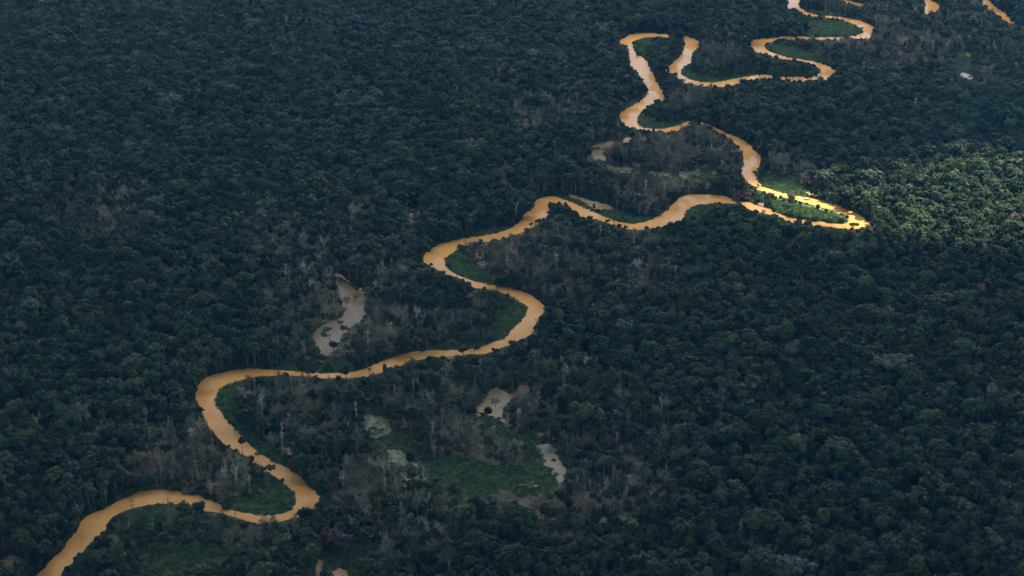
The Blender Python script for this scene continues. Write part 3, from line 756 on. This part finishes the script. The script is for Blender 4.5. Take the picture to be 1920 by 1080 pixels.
# ------------------------------------------------------------------ single trees that stand out
SPECIAL = [  # survey point of the foot, kind, variant, half width, height, label
    (148, 980, 'bare_tree', 3, 5.0, 19, "pale grey dead tree at the forest edge left of the lowest river reach"),
    (118, 955, 'rainforest_tree', 10, 6.0, 20, "grey green rounded tree just left of the pale dead tree by the lowest reach"),
    (455, 852, 'rainforest_tree', 0, 3.0, 17, "slender dark tree rising over the water on the left bank of the lower bend"),
    (507, 897, 'rainforest_tree', 5, 4.4, 13, "dark tree with pale trunk on the bank above the round green point"),
    (483, 872, 'palm_tree', 0, 2.6, 12, "small palm between two dark bank trees on the lower bend"),
    (573, 985, 'rainforest_tree', 3, 5.6, 17, "dark umbrella shaped tree on the near bank where the lowest bend turns"),
    (375, 967, 'rainforest_tree', 3, 4.8, 13, "dark upright tree jutting over the lowest reach on its near bank"),
    (344, 966, 'rainforest_tree', 1, 6.0, 11, "low rounded dark tree beside the upright one on the near bank"),
    (248, 958, 'bare_tree', 1, 3.0, 9, "small leafless tree at the water edge of the lowest reach"),
    (317, 972, 'bare_tree', 5, 2.6, 16, "pale leaning dead trunk in the small meadow below the lowest reach"),
    (962, 664, 'rainforest_tree', 7, 4.2, 14, "lone dark tree standing out against the water below the middle bend"),
    (722, 708, 'rainforest_tree', 3, 2.6, 15, "narrow dark tree poking up into the reach below the brown dead wood"),
    (693, 709, 'palm_tree', 1, 2.4, 10, "small round topped palm against the water left of the narrow dark tree"),
    (650, 716, 'rainforest_tree', 3, 3.4, 18, "tall dark tree crossing the thin reach beside the green strip"),
    (616, 716, 'rainforest_tree', 0, 5.4, 18, "broad dark tree hiding the thin reach under the green strip"),
    (868, 678, 'rainforest_tree', 2, 5.0, 15, "dark flat tree on the near bank below the long green meadow"),
    (1232, 212, 'rainforest_tree', 1, 6.0, 20, "dark round tree leaning over the upper river where it narrows"),
    (1483, 386, 'rainforest_tree', 12, 5.4, 17, "dark rust tinged tree on the sunlit bank facing the green meadow"),
    (1512, 440, 'rainforest_tree', 3, 5.6, 18, "dark tree in shade covering the thin channel under the sunlit island"),
    (1627, 449, 'rainforest_tree', 3, 4.2, 17, "dark columnar tree at the tip of the sunlit bend"),
    (1600, 434, 'rainforest_tree', 8, 5.0, 11, "small round tree beside the columnar one at the sunlit bend"),
    (1010, 434, 'rainforest_tree', 1, 5.2, 15, "dark round tree on the near bank where the middle river widens"),
    (1258, 442, 'rainforest_tree', 3, 4.8, 17, "dark pointed tree rising into the wide reach below the red brown thicket"),
    (1383, 412, 'rainforest_tree', 1, 8.6, 20, "big dark tree covering the channel left of the sunlit island"),
    (1300, 244, 'rainforest_tree', 4, 6.5, 14, "big dark tree hiding the neck of the upper bend"),
    (1157, 856, 'rainforest_tree', 12, 6.2, 22, "mauve brown umbrella tree standing alone right of the marsh"),
    (1378, 942, 'rainforest_tree', 14, 5.2, 22, "whitish flowering crown in the lower right forest"),
    (1736, 880, 'bare_tree', 3, 7.0, 19, "pale leafless tree spreading over the right forest"),
    (693, 1074, 'rainforest_tree', 11, 5.0, 15, "yellow green round tree right of the bottom meadow"),
    (495, 1084, 'rainforest_tree', 9, 6.0, 22, "olive umbrella tree with pale trunk at the bottom edge"),
    (866, 1044, 'palm_tree', 1, 3.0, 14, "pale topped palm standing alone near the bottom centre"),
    (725, 930, 'bare_tree', 5, 1.8, 15, "bleached bare trunk among brown trees left of the marsh"),
    (916, 788, 'rainforest_tree', 3, 3.6, 14, "narrow dark tree standing in the cream coloured pool"),
    (1668, 400, 'rainforest_tree', 12, 5.4, 22, "rust red crown in the sunlit forest right of the bend"),
    (1075, 254, 'bare_tree', 3, 8.0, 20, "broad pale bare crown above the upper grey pool, left of its pair"),
    (1103, 256, 'bare_tree', 3, 8.4, 20, "broad pale bare crown above the upper grey pool, right of its pair"),
    (672, 424, 'bare_tree', 6, 12.0, 26, "huge grey rounded leafless crown in the forest left of the middle river"),
    (82, 672, 'rainforest_tree', 12, 6.4, 21, "mauve brown crown in the far left forest"),
    (466, 530, 'rainforest_tree', 12, 4.6, 20, "small pinkish tan crown in the forest left of the grey pool"),
    (1673, 168, 'rainforest_tree', 10, 11.0, 25, "very wide grey green crown below the far bends"),
    (1151, 74, 'rainforest_tree', 11, 6.0, 20, "yellow green crown beside the far left bend of the river"),
    (1368, 84, 'rainforest_tree', 11, 6.2, 20, "yellow green dome between the two far bends"),
    (644, 632, 'rainforest_tree', 11, 3.6, 13, "bright green tree on the right shore of the grey pool"),
    (626, 668, 'rainforest_tree', 6, 4.6, 16, "mid green tree at the foot of the grey pool"),
    (241, 418, 'bare_tree', 3, 5.0, 21, "whitish bare tree in the left forest clearing"),
    (270, 414, 'rainforest_tree', 10, 5.6, 22, "grey green crown right of the whitish bare tree"),
    (137, 362, 'rainforest_tree', 12, 5.5, 20, "faint pink crown high in the left forest"),
    (565, 345, 'rainforest_tree', 9, 9.5, 27, "very large olive dome in the forest left of the middle river"),
    (1150, 510, 'rainforest_tree', 9, 7.0, 19, "olive dome among bare trees right of the middle bend"),
    (1632, 612, 'rainforest_tree', 9, 8.0, 24, "large olive crown in the middle of the right forest"),
    (705, 880, 'rainforest_tree', 1, 6.0, 16, "rounded dark tree left of the lower cream patch"),
    (770, 880, 'rainforest_tree', 3, 3.8, 17, "narrow dark tree between the cream patch and the marsh"),
    (668, 900, 'bare_tree', 6, 7.0, 17, "big grey brown leafless crown above the right bank of the lower bend"),
    (1480, 325, 'rainforest_tree', 6, 6.0, 14, "green round tree on the dry slope behind the sunlit meadow"),
    (1452, 337, 'rainforest_tree', 8, 3.2, 7, "small round bush like tree in the sunlit meadow"),
    (1550, 352, 'rainforest_tree', 10, 7.5, 24, "sunlit grey green tree at the left end of the bright forest"),
    (1776, 306, 'rainforest_tree', 9, 7.5, 26, "tall sunlit olive tree at the far edge of the bright forest"),
    (650, 578, 'bare_tree', 7, 3.6, 11, "drowned leafless tree standing in the upper half of the grey pool"),
    (618, 646, 'bare_tree', 2, 2.6, 10, "thin drowned tree standing at the lower end of the grey pool"),
    (668, 566, 'bare_tree', 6, 3.4, 8, "low drowned brush like tree near the right shore of the grey pool"),
    (930, 764, 'bare_tree', 6, 3.8, 9, "grey leafless tree standing in the cream pool right of the narrow dark one"),
    (1330, 270, 'rainforest_tree', 6, 5.0, 15, "mid green tree on the island side of the upper right reach"),
]
sg = ground([(s[0], s[1]) for s in SPECIAL])
keep = np.ones(N, bool)
for (x, y), s in zip(sg, SPECIAL):
    keep &= ~(np.hypot(P[:, 0] - x, P[:, 1] - y) < s[4] * .75 + 1.5)
ok &= keep

# ------------------------------------------------------------------ place names used to say which tree is which
LANDMARKS = [(30, 60, "at the far top left"), (300, 60, "along the top edge of the left forest"), (620, 60, "along the top edge left of the far bends"),
    (950, 60, "left of the far river loop"), (60, 300, "at the left edge of the upper forest"), (350, 300, "in the upper left forest"), (700, 280, "in the forest left of the middle river"),
    (60, 520, "at the left edge halfway up"), (330, 540, "in the left forest halfway up"), (540, 470, "left of the grey pool"), (500, 610, "in the woods behind the left river bend"),
    (60, 740, "at the left edge above the lowest reach"), (230, 720, "in the forest left of the left river bend"), (60, 900, "in the lower left corner forest"), (180, 850, "left of the brown dead wood"),
    (340, 860, "inside the lowest bend"), (330, 1000, "on the near bank of the lowest reach"), (200, 1060, "at the bottom edge right of the river mouth"), (360, 1065, "at the bottom edge below the near meadow"),
    (560, 780, "inside the left bend"), (540, 1030, "left of the bottom meadow"), (600, 970, "just right of the lowest bend"), (720, 1000, "right of the bottom meadow"),
    (680, 850, "between the left bend and the marsh"), (700, 930, "in the brown wood left of the marsh"), (780, 620, "right of the grey pool"), (760, 740, "below the reach with the green strip"),
    (880, 840, "in the brown island of the marsh"), (850, 960, "just below the marsh"), (1000, 780, "right of the cream pool"), (1000, 960, "below the right end of the marsh"),
    (850, 1050, "near the bottom edge below the marsh"), (1050, 1050, "at the bottom edge right of centre"), (1150, 950, "in the brown clearing right of the marsh"), (1120, 840, "right of the marsh"),
    (1250, 850, "beside the small brown clearing"), (1050, 690, "on the slope below the middle bend"), (1150, 620, "right of the middle bend"), (960, 490, "inside the middle bend"),
    (1150, 480, "below the wide middle reach"), (1300, 560, "in the forest below the middle reach"), (1300, 720, "in the middle of the right forest"), (1450, 480, "below the sunlit island"),
    (1500, 620, "right of centre in the right forest"), (1450, 820, "in the lower right forest"), (1350, 1000, "at the bottom of the right forest"), (1550, 1000, "at the bottom edge of the right forest"),
    (1650, 850, "in the deep shade of the lower right forest"), (1750, 1010, "near the bottom right corner"), (1870, 1010, "in the bottom right corner"), (1850, 850, "at the right edge low down"),
    (1700, 700, "in the right forest halfway down"), (1870, 680, "at the right edge halfway down"), (1700, 540, "below the sunlit forest"), (1870, 520, "at the right edge below the sunlit forest"),
    (1700, 390, "in the sunlit forest"), (1870, 380, "at the right end of the sunlit forest"), (1600, 250, "in the forest beyond the sunlit patch"), (1850, 200, "at the right edge beyond the sunlit patch"),
    (1200, 320, "beside the grey pools"), (1280, 200, "beside the upper narrow bend"), (1700, 100, "among the grey woods right of the far bends"), (1350, 115, "inside the far loop"), (480, 740, "on the green inner bank of the left bend")]
LM = np.array([(a, b) for a, b, _ in LANDMARKS], float)
def size_word(r, hh, kind_):
    if kind_ == 'bare_tree': return "large" if r > 6 else ("small" if r < 4.2 else "")
    if r > 7.2: return "broad"
    if r < 4.2: return "small"
    return "tall" if hh > 23 else ""
GROUP = {'rainforest_tree': "rainforest trees in the closed canopy", 'bare_tree': "bare and dying trees on the flood plain", 'palm_tree': "palms along the river plain"}
CAT = {'rainforest_tree': "tree", 'bare_tree': "bare tree", 'palm_tree': "palm tree"}
def plant(kd, var, x, y, rot_, s_xy, s_z, label, group=None, z=0., a=1.):
    root = bpy.data.objects.new(kd, None)
    root.empty_display_size = 1
    COL.objects.link(root)
    root.location = (x, y, z); root.rotation_euler = (0, 0, rot_); root.scale = (s_xy * a, s_xy / a, s_z)
    tag(root, label, CAT[kd], group)
    c, t = PARTS[kd, var]
    link(CROWN_NAME[kd], c, root); link('trunk', t, root)
    return root
for (x, y), s in zip(sg, SPECIAL):
    kd, var, r_, h_ = s[2], s[3], s[4], s[5]
    if kd == 'palm_tree': sx_, sz_ = r_ / 3.2, h_ / 17.
    elif kd == 'bare_tree': sx_, sz_ = r_ / {'wide': 5.6, 'tall': 4.6, 'thin': 2.8}[BARE[var][0]], h_ / 17.
    else: sx_, sz_ = r_ / 5., h_ / TREE_H
    plant(kd, var, x, y, random.uniform(0, 6.28), sx_, sz_, s[6])

# the trees that show largest stand as single trees; the rest of each kind is one stand
size_px = rad * px_per_m(P[:, 1])
top = survey(P[:, 0], P[:, 1], h * .8)
in_view = (top[:, 0] > 6) & (top[:, 0] < 1914) & (top[:, 1] > 4) & (top[:, 1] < 1074)
single = np.zeros(N, bool)
for kd, limit in (('rainforest_tree', 300), ('bare_tree', 300), ('palm_tree', 300)):
    c = np.where(ok & in_view & (kind == kd))[0]
    c = c[np.argsort(-size_px[c])][:limit - sum(1 for s in SPECIAL if s[2] == kd)]
    single[c] = True
ORD = ["first", "second", "third", "fourth", "fifth", "sixth", "seventh", "eighth", "ninth", "tenth"]
chosen = []
for i in np.where(single)[0]:
    kd, v = str(kind[i]), int(variant[i])
    place = LANDMARKS[int(np.argmin(np.hypot(LM[:, 0] - top[i, 0], (LM[:, 1] - top[i, 1]) * 1.3)))][2]
    sw = size_word(rad[i], h[i], kd)
    if kd == 'rainforest_tree': d = f"{sw} {LIVE[v][2]} {LIVE[v][3]} tree".strip()
    elif kd == 'bare_tree': d = f"{sw} {BARE[v][2]} {BARE[v][3]} tree".strip()
    else: d = ("tall" if h[i] > 19 else "low") + " palm with drooping fronds"
    chosen.append([i, kd, v, d, place])
same = {}
for c in chosen: same.setdefault((c[3], c[4]), []).append(c)
for (d, place), cs in same.items():
    cs.sort(key=lambda c: top[c[0], 0])
    for k, c in enumerate(cs):
        n = len(cs)
        lab = f"{d} {place}"
        if n == 2: lab += ", " + ("left one", "right one")[k]
        elif n > 2:
            lab += ", " + ("leftmost" if k == 0 else "rightmost" if k == n - 1 else f"{ORD[k]} from left" if k < 10 else f"{ORD[min(9, n - 1 - k)]} from right")
        if len(lab.split()) > 16: lab = lab.replace(' with drooping fronds', '').replace('large ', '').replace('small ', '', 1) if d.startswith('small') else lab.replace(' with drooping fronds', '').replace('large ', '')
        if len(lab.split()) > 16: lab = lab.replace(" just ", " ").replace(" forest ", " wood ").replace("on the ", "", 1).replace("in the ", "", 1)
        while len(lab.split()) > 16:
            w = lab.split(); k_ = w.index('tree') if 'tree' in w else 1
            lab = ' '.join(w[:k_ - 1] + w[k_:])
        i, kd, v = c[:3]
        plant(kd, v, P[i, 0], P[i, 1], rot[i], sxy[i], sz[i], lab, GROUP[kd], zb[i], asp[i])

# ------------------------------------------------------------------ stands built with geometry nodes
def stand(name, pts, meshes, idx, rot_, scl, label, z=None):
    hold = bpy.data.collections.new(name + "_kinds")
    for k, me in enumerate(meshes):
        hold.objects.link(bpy.data.objects.new(f"{name}_kind_{k:02d}", me))
    n = len(pts)
    me = bpy.data.meshes.new(name)
    v = np.zeros((n, 3)); v[:, :2] = pts
    if z is not None: v[:, 2] = z
    me.from_pydata(v.tolist(), [], [])
    a = me.attributes.new("pick", 'INT', 'POINT'); a.data.foreach_set("value", idx.astype(np.int32))
    a = me.attributes.new("turn", 'FLOAT_VECTOR', 'POINT')
    a.data.foreach_set("vector", np.stack([np.zeros(n), np.zeros(n), rot_], 1).astype(np.float32).ravel())
    a = me.attributes.new("size", 'FLOAT_VECTOR', 'POINT'); a.data.foreach_set("vector", scl.astype(np.float32).ravel())
    ob = link(name, me)
    ng = bpy.data.node_groups.new(name + "_nodes", 'GeometryNodeTree')
    ng.interface.new_socket("Geometry", in_out='INPUT', socket_type='NodeSocketGeometry')
    ng.interface.new_socket("Geometry", in_out='OUTPUT', socket_type='NodeSocketGeometry')
    gi, go = ng.nodes.new("NodeGroupInput"), ng.nodes.new("NodeGroupOutput")
    ci = ng.nodes.new("GeometryNodeCollectionInfo")
    ci.inputs["Collection"].default_value = hold
    ci.inputs["Separate Children"].default_value = True
    ip = ng.nodes.new("GeometryNodeInstanceOnPoints")
    ip.inputs["Pick Instance"].default_value = True
    def attr(nm, tp):
        q = ng.nodes.new("GeometryNodeInputNamedAttribute"); q.data_type = tp; q.inputs[0].default_value = nm; return q.outputs[0]
    ng.links.new(gi.outputs[0], ip.inputs["Points"])
    ng.links.new(ci.outputs[0], ip.inputs["Instance"])
    ng.links.new(attr("pick", 'INT'), ip.inputs["Instance Index"])
    e2r = ng.nodes.new("FunctionNodeEulerToRotation")
    ng.links.new(attr("turn", 'FLOAT_VECTOR'), e2r.inputs[0]); ng.links.new(e2r.outputs[0], ip.inputs["Rotation"])
    ng.links.new(attr("size", 'FLOAT_VECTOR'), ip.inputs["Scale"])
    ng.links.new(ip.outputs[0], go.inputs[0])
    md = ob.modifiers.new("stand", 'NODES'); md.node_group = ng
    return tag(ob, label, kind="stuff")
for kd, nm, lab, cnt in (('rainforest_tree', "rainforest", "closed green rainforest canopy covering the plain beyond the nearer trees", len(LIVE)),
                         ('bare_tree', "bare_woodland", "farther grey brown leafless woodland on the flood plain", len(BARE)),
                         ('palm_tree', "palm_stand", "farther palms scattered through the canopy", 2)):
    m = ok & (kind == kd) & ~single
    if m.sum() == 0: continue
    stand(nm, P[m], [WHOLE[kd, k] for k in range(cnt)], variant[m], rot[m], np.stack([sxy[m] * asp[m], sxy[m] / asp[m], sz[m]], 1), lab, z=zb[m])

# low thicket: banks, dead wood floor, gaps
Q = grid_points(4.2)
qp = survey(Q[:, 0], Q[:, 1], 0.)
qd, qt, qn, qs = look(DEADM, qp), look(THICK, qp), look(NEARWATER, qp), look(SANDM, qp)
qband = np.clip(look(blur(RIVER, 6, 4), qp) * 6, 0, 1)
qpat = value_noise(Q[:, 0], Q[:, 1], 30., 21)
pr = np.clip(.04 + .55 * qt + .62 * qband + .40 * qn + .55 * qd * (qpat > .35), 0, .95)
qr = np.clip(np.exp(rng.normal(math.log(2.6), .3, len(Q))), 1.2, 5.5)
qh = qr * rng.uniform(.8, 1.5, len(Q)) * (1 + .3 * qt + .35 * qband)
qok = (rng.uniform(size=len(Q)) < pr) & (look(NOGROW, qp) < .5) & (qs < .4 + .3 * rng.uniform(size=len(Q)))
inmead = (look(MEAD, qp) > .5) & (rng.uniform(size=len(Q)) < .10 + .10 * (qpat > .6) + .22 * qt)
qok |= inmead
qr = np.where(inmead, rng.uniform(1.0, 2.2, len(Q)), qr); qh = np.where(inmead, qr * .9, qh)
MEADOW_GUARD = 0.
qok &= hides(Q[:, 0], Q[:, 1], qh, qr, .5) < np.clip(rng.normal(.62, .34, len(Q)), .2, 1.01)
qdry = rng.uniform(size=len(Q)) < np.where(qd > .3, .6 * (qpat < .62), .03)
qv = np.where(qdry, rng.integers(4, 6, len(Q)), rng.integers(0, 4, len(Q)))
stand("undergrowth", Q[qok], SHRUBS, qv[qok], rng.uniform(0, 6.28, qok.sum()), np.stack([qr, qr, qh], 1)[qok], "low green thicket and dry brush along the river banks")
# marsh meadows
G = grid_points(2.8)
gp = survey(G[:, 0], G[:, 1], 0.)
gm = (look(MEAD, gp) > .5) & (look(SANDM, gp) < .55 + .3 * rng.uniform(size=len(G)))
weedy = np.zeros((GH, GW))
for k, p_ in pool_px: paint(p_, weedy, 1. if k == 'weedy' else .6)
shore = blur(weedy, 3, 2)
gw_ = look(weedy, gp); gn = value_noise(G[:, 0], G[:, 1], 14., 77) + .35 * value_noise(G[:, 0], G[:, 1], 5., 78)
gm |= (gw_ > .8) & (gn > .80) | (gw_ > .3) & (look(shore, gp) < .22) & (gn > .55) | (gw_ > .3) & (gn > 1.12)
gm |= (gw_ < .3) & (look(shore, gp) > .08) & (look(NOGROW, gp) < .5) & (gn > .55)
G, gp = G[gm], gp[gm]
gr = rng.uniform(1.4, 3.4, len(G)); gh = rng.uniform(1.5, 6.0, len(G))
stand("meadow_grass", G, TUFTS, rng.integers(0, 4, len(G)), rng.uniform(0, 6.28, len(G)), np.stack([gr, gr, gh], 1), "bright green marsh grass on the river points and old channels")

# ------------------------------------------------------------------ cloud deck that shades the plain, with one gap
def build_cloud():
    z0 = 2300.
    k = (z0 - 18) / SUN_DIR[2]
    off = SUN_DIR[:2] * k
    xs = np.arange(-3600, 2700, 18.); ys = np.arange(-2400, 3900, 18.)
    XX, YY = np.meshgrid(xs, ys)
    p = survey(XX, np.maximum(YY, 700), 18.)
    p[YY < 760] = -9999
    lit = look(blur(LIT, 10, 7), p)
    lit = np.where((p[..., 0] > X0 + 4) & (p[..., 0] < X1 - 4) & (p[..., 1] > Y0 + 4) & (p[..., 1] < Y1 - 4), lit, 0)
    e = np.minimum(np.minimum(XX - xs[0], xs[-1] - XX), np.minimum(YY - ys[0], ys[-1] - YY))
    edge = np.clip((e + 260 * (value_noise(XX, YY, 420., 3) - .5)) / 420., 0, 1)
    dens = np.clip(1 - lit * 1.35, 0, 1) * edge
    lump = (value_noise(XX, YY, 300., 31) + .5 * value_noise(XX, YY, 130., 32) + .25 * value_noise(XX, YY, 60., 33)) / 1.75
    near_gap = look(blur(LIT, 45, 28), p)
    th = np.clip(edge, 0, 1) * np.clip(1 - 2.2 * near_gap, 0, 1) ** 1.5
    top = z0 + 12 + th * (60 + 240 * lump); bot = z0 - th * (20 + 50 * lump)
    thin = np.clip(CLOUD_LET + CLOUD_THINS * (YY - 1700) / 1000., .06, .97)      # the deck thins towards the far side
    nx, ny = len(xs), len(ys)
    vt = np.stack([XX + off[0], YY + off[1], top], -1).reshape(-1, 3)
    vb = np.stack([XX + off[0], YY + off[1], bot], -1).reshape(-1, 3)
    i = np.arange(nx * ny).reshape(ny, nx)
    f = np.stack([i[:-1, :-1], i[:-1, 1:], i[1:, 1:], i[1:, :-1]], -1).reshape(-1, 4)
    dq = dens.reshape(-1)[f].max(1)
    f = f[dq > .02]
    faces = np.vstack([f, f[:, ::-1] + nx * ny])
    # close the rims
    ed = np.sort(np.concatenate([f[:, [0, 1]], f[:, [1, 2]], f[:, [2, 3]], f[:, [3, 0]]]), axis=1)
    uq, cn = np.unique(ed, axis=0, return_counts=True)
    rim = uq[cn == 1]
    faces = faces.tolist() + [[a, b, b + nx * ny, a + nx * ny] for a, b in rim.tolist()]
    me = bpy.data.meshes.new("cloud")
    me.from_pydata(np.vstack([vt, vb]).tolist(), [], faces)
    a = me.attributes.new("cover", 'FLOAT', 'POINT')
    a.data.foreach_set("value", np.concatenate([dens.ravel()] * 2).astype(np.float32))
    a = me.attributes.new("thin", 'FLOAT', 'POINT')
    a.data.foreach_set("value", np.concatenate([thin.ravel()] * 2).astype(np.float32))
    m, nt, b = mat("cloud_vapour")
    nt.nodes.remove(b)
    at = add(nt, "ShaderNodeAttribute", attribute_name="cover")
    df = add(nt, "ShaderNodeBsdfDiffuse"); df.inputs[0].default_value = (.92, .93, .95, 1)
    tl = add(nt, "ShaderNodeBsdfTranslucent"); tl.inputs[0].default_value = (.92, .93, .95, 1)
    mx = add(nt, "ShaderNodeMixShader"); a2 = add(nt, "ShaderNodeAttribute", attribute_name="thin"); nt.links.new(a2.outputs["Fac"], mx.inputs[0])
    tr = add(nt, "ShaderNodeBsdfTransparent")
    m2 = add(nt, "ShaderNodeMixShader")
    nt.links.new(df.outputs[0], mx.inputs[1]); nt.links.new(tl.outputs[0], mx.inputs[2])
    nt.links.new(at.outputs["Fac"], m2.inputs[0]); nt.links.new(tr.outputs[0], m2.inputs[1]); nt.links.new(mx.outputs[0], m2.inputs[2])
    nt.links.new(m2.outputs[0], nt.nodes["Material Output"].inputs["Surface"])
    me.materials.append(m)
    me.polygons.foreach_set("use_smooth", [True] * len(me.polygons))
    return tag(link("cloud", me), "white cloud high above the plain with one gap for the sun", kind="stuff")
build_cloud()

# ------------------------------------------------------------------ blue air
def build_haze():
    bm = bmesh.new()
    bmesh.ops.create_cube(bm, size=1.0)
    for v in bm.verts:
        v.co = (v.co.x * 9000, v.co.y * 9000 + 2500, -1.0 if v.co.z < 0 else CAM_H + 15)
    me = bpy.data.meshes.new("haze"); bm.to_mesh(me); bm.free()
    m = bpy.data.materials.new("blue_air"); m.use_nodes = True
    nt = m.node_tree
    nt.nodes.remove(nt.nodes["Principled BSDF"])
    pv = add(nt, "ShaderNodeVolumePrincipled")
    pv.inputs["Color"].default_value = (0.14, 0.50, 1.0, 1)
    pv.inputs["Density"].default_value = HAZE_DENSITY
    pv.inputs["Anisotropy"].default_value = 0.0
    nt.links.new(pv.outputs[0], nt.nodes["Material Output"].inputs["Volume"])
    me.materials.append(m)
    return tag(link("haze", me), "thin blue haze over the forest", kind="stuff")
build_haze()
print("singles", int(single.sum()), "trees", int(ok.sum()), "shrubs", int(qok.sum()), "tufts", len(G))
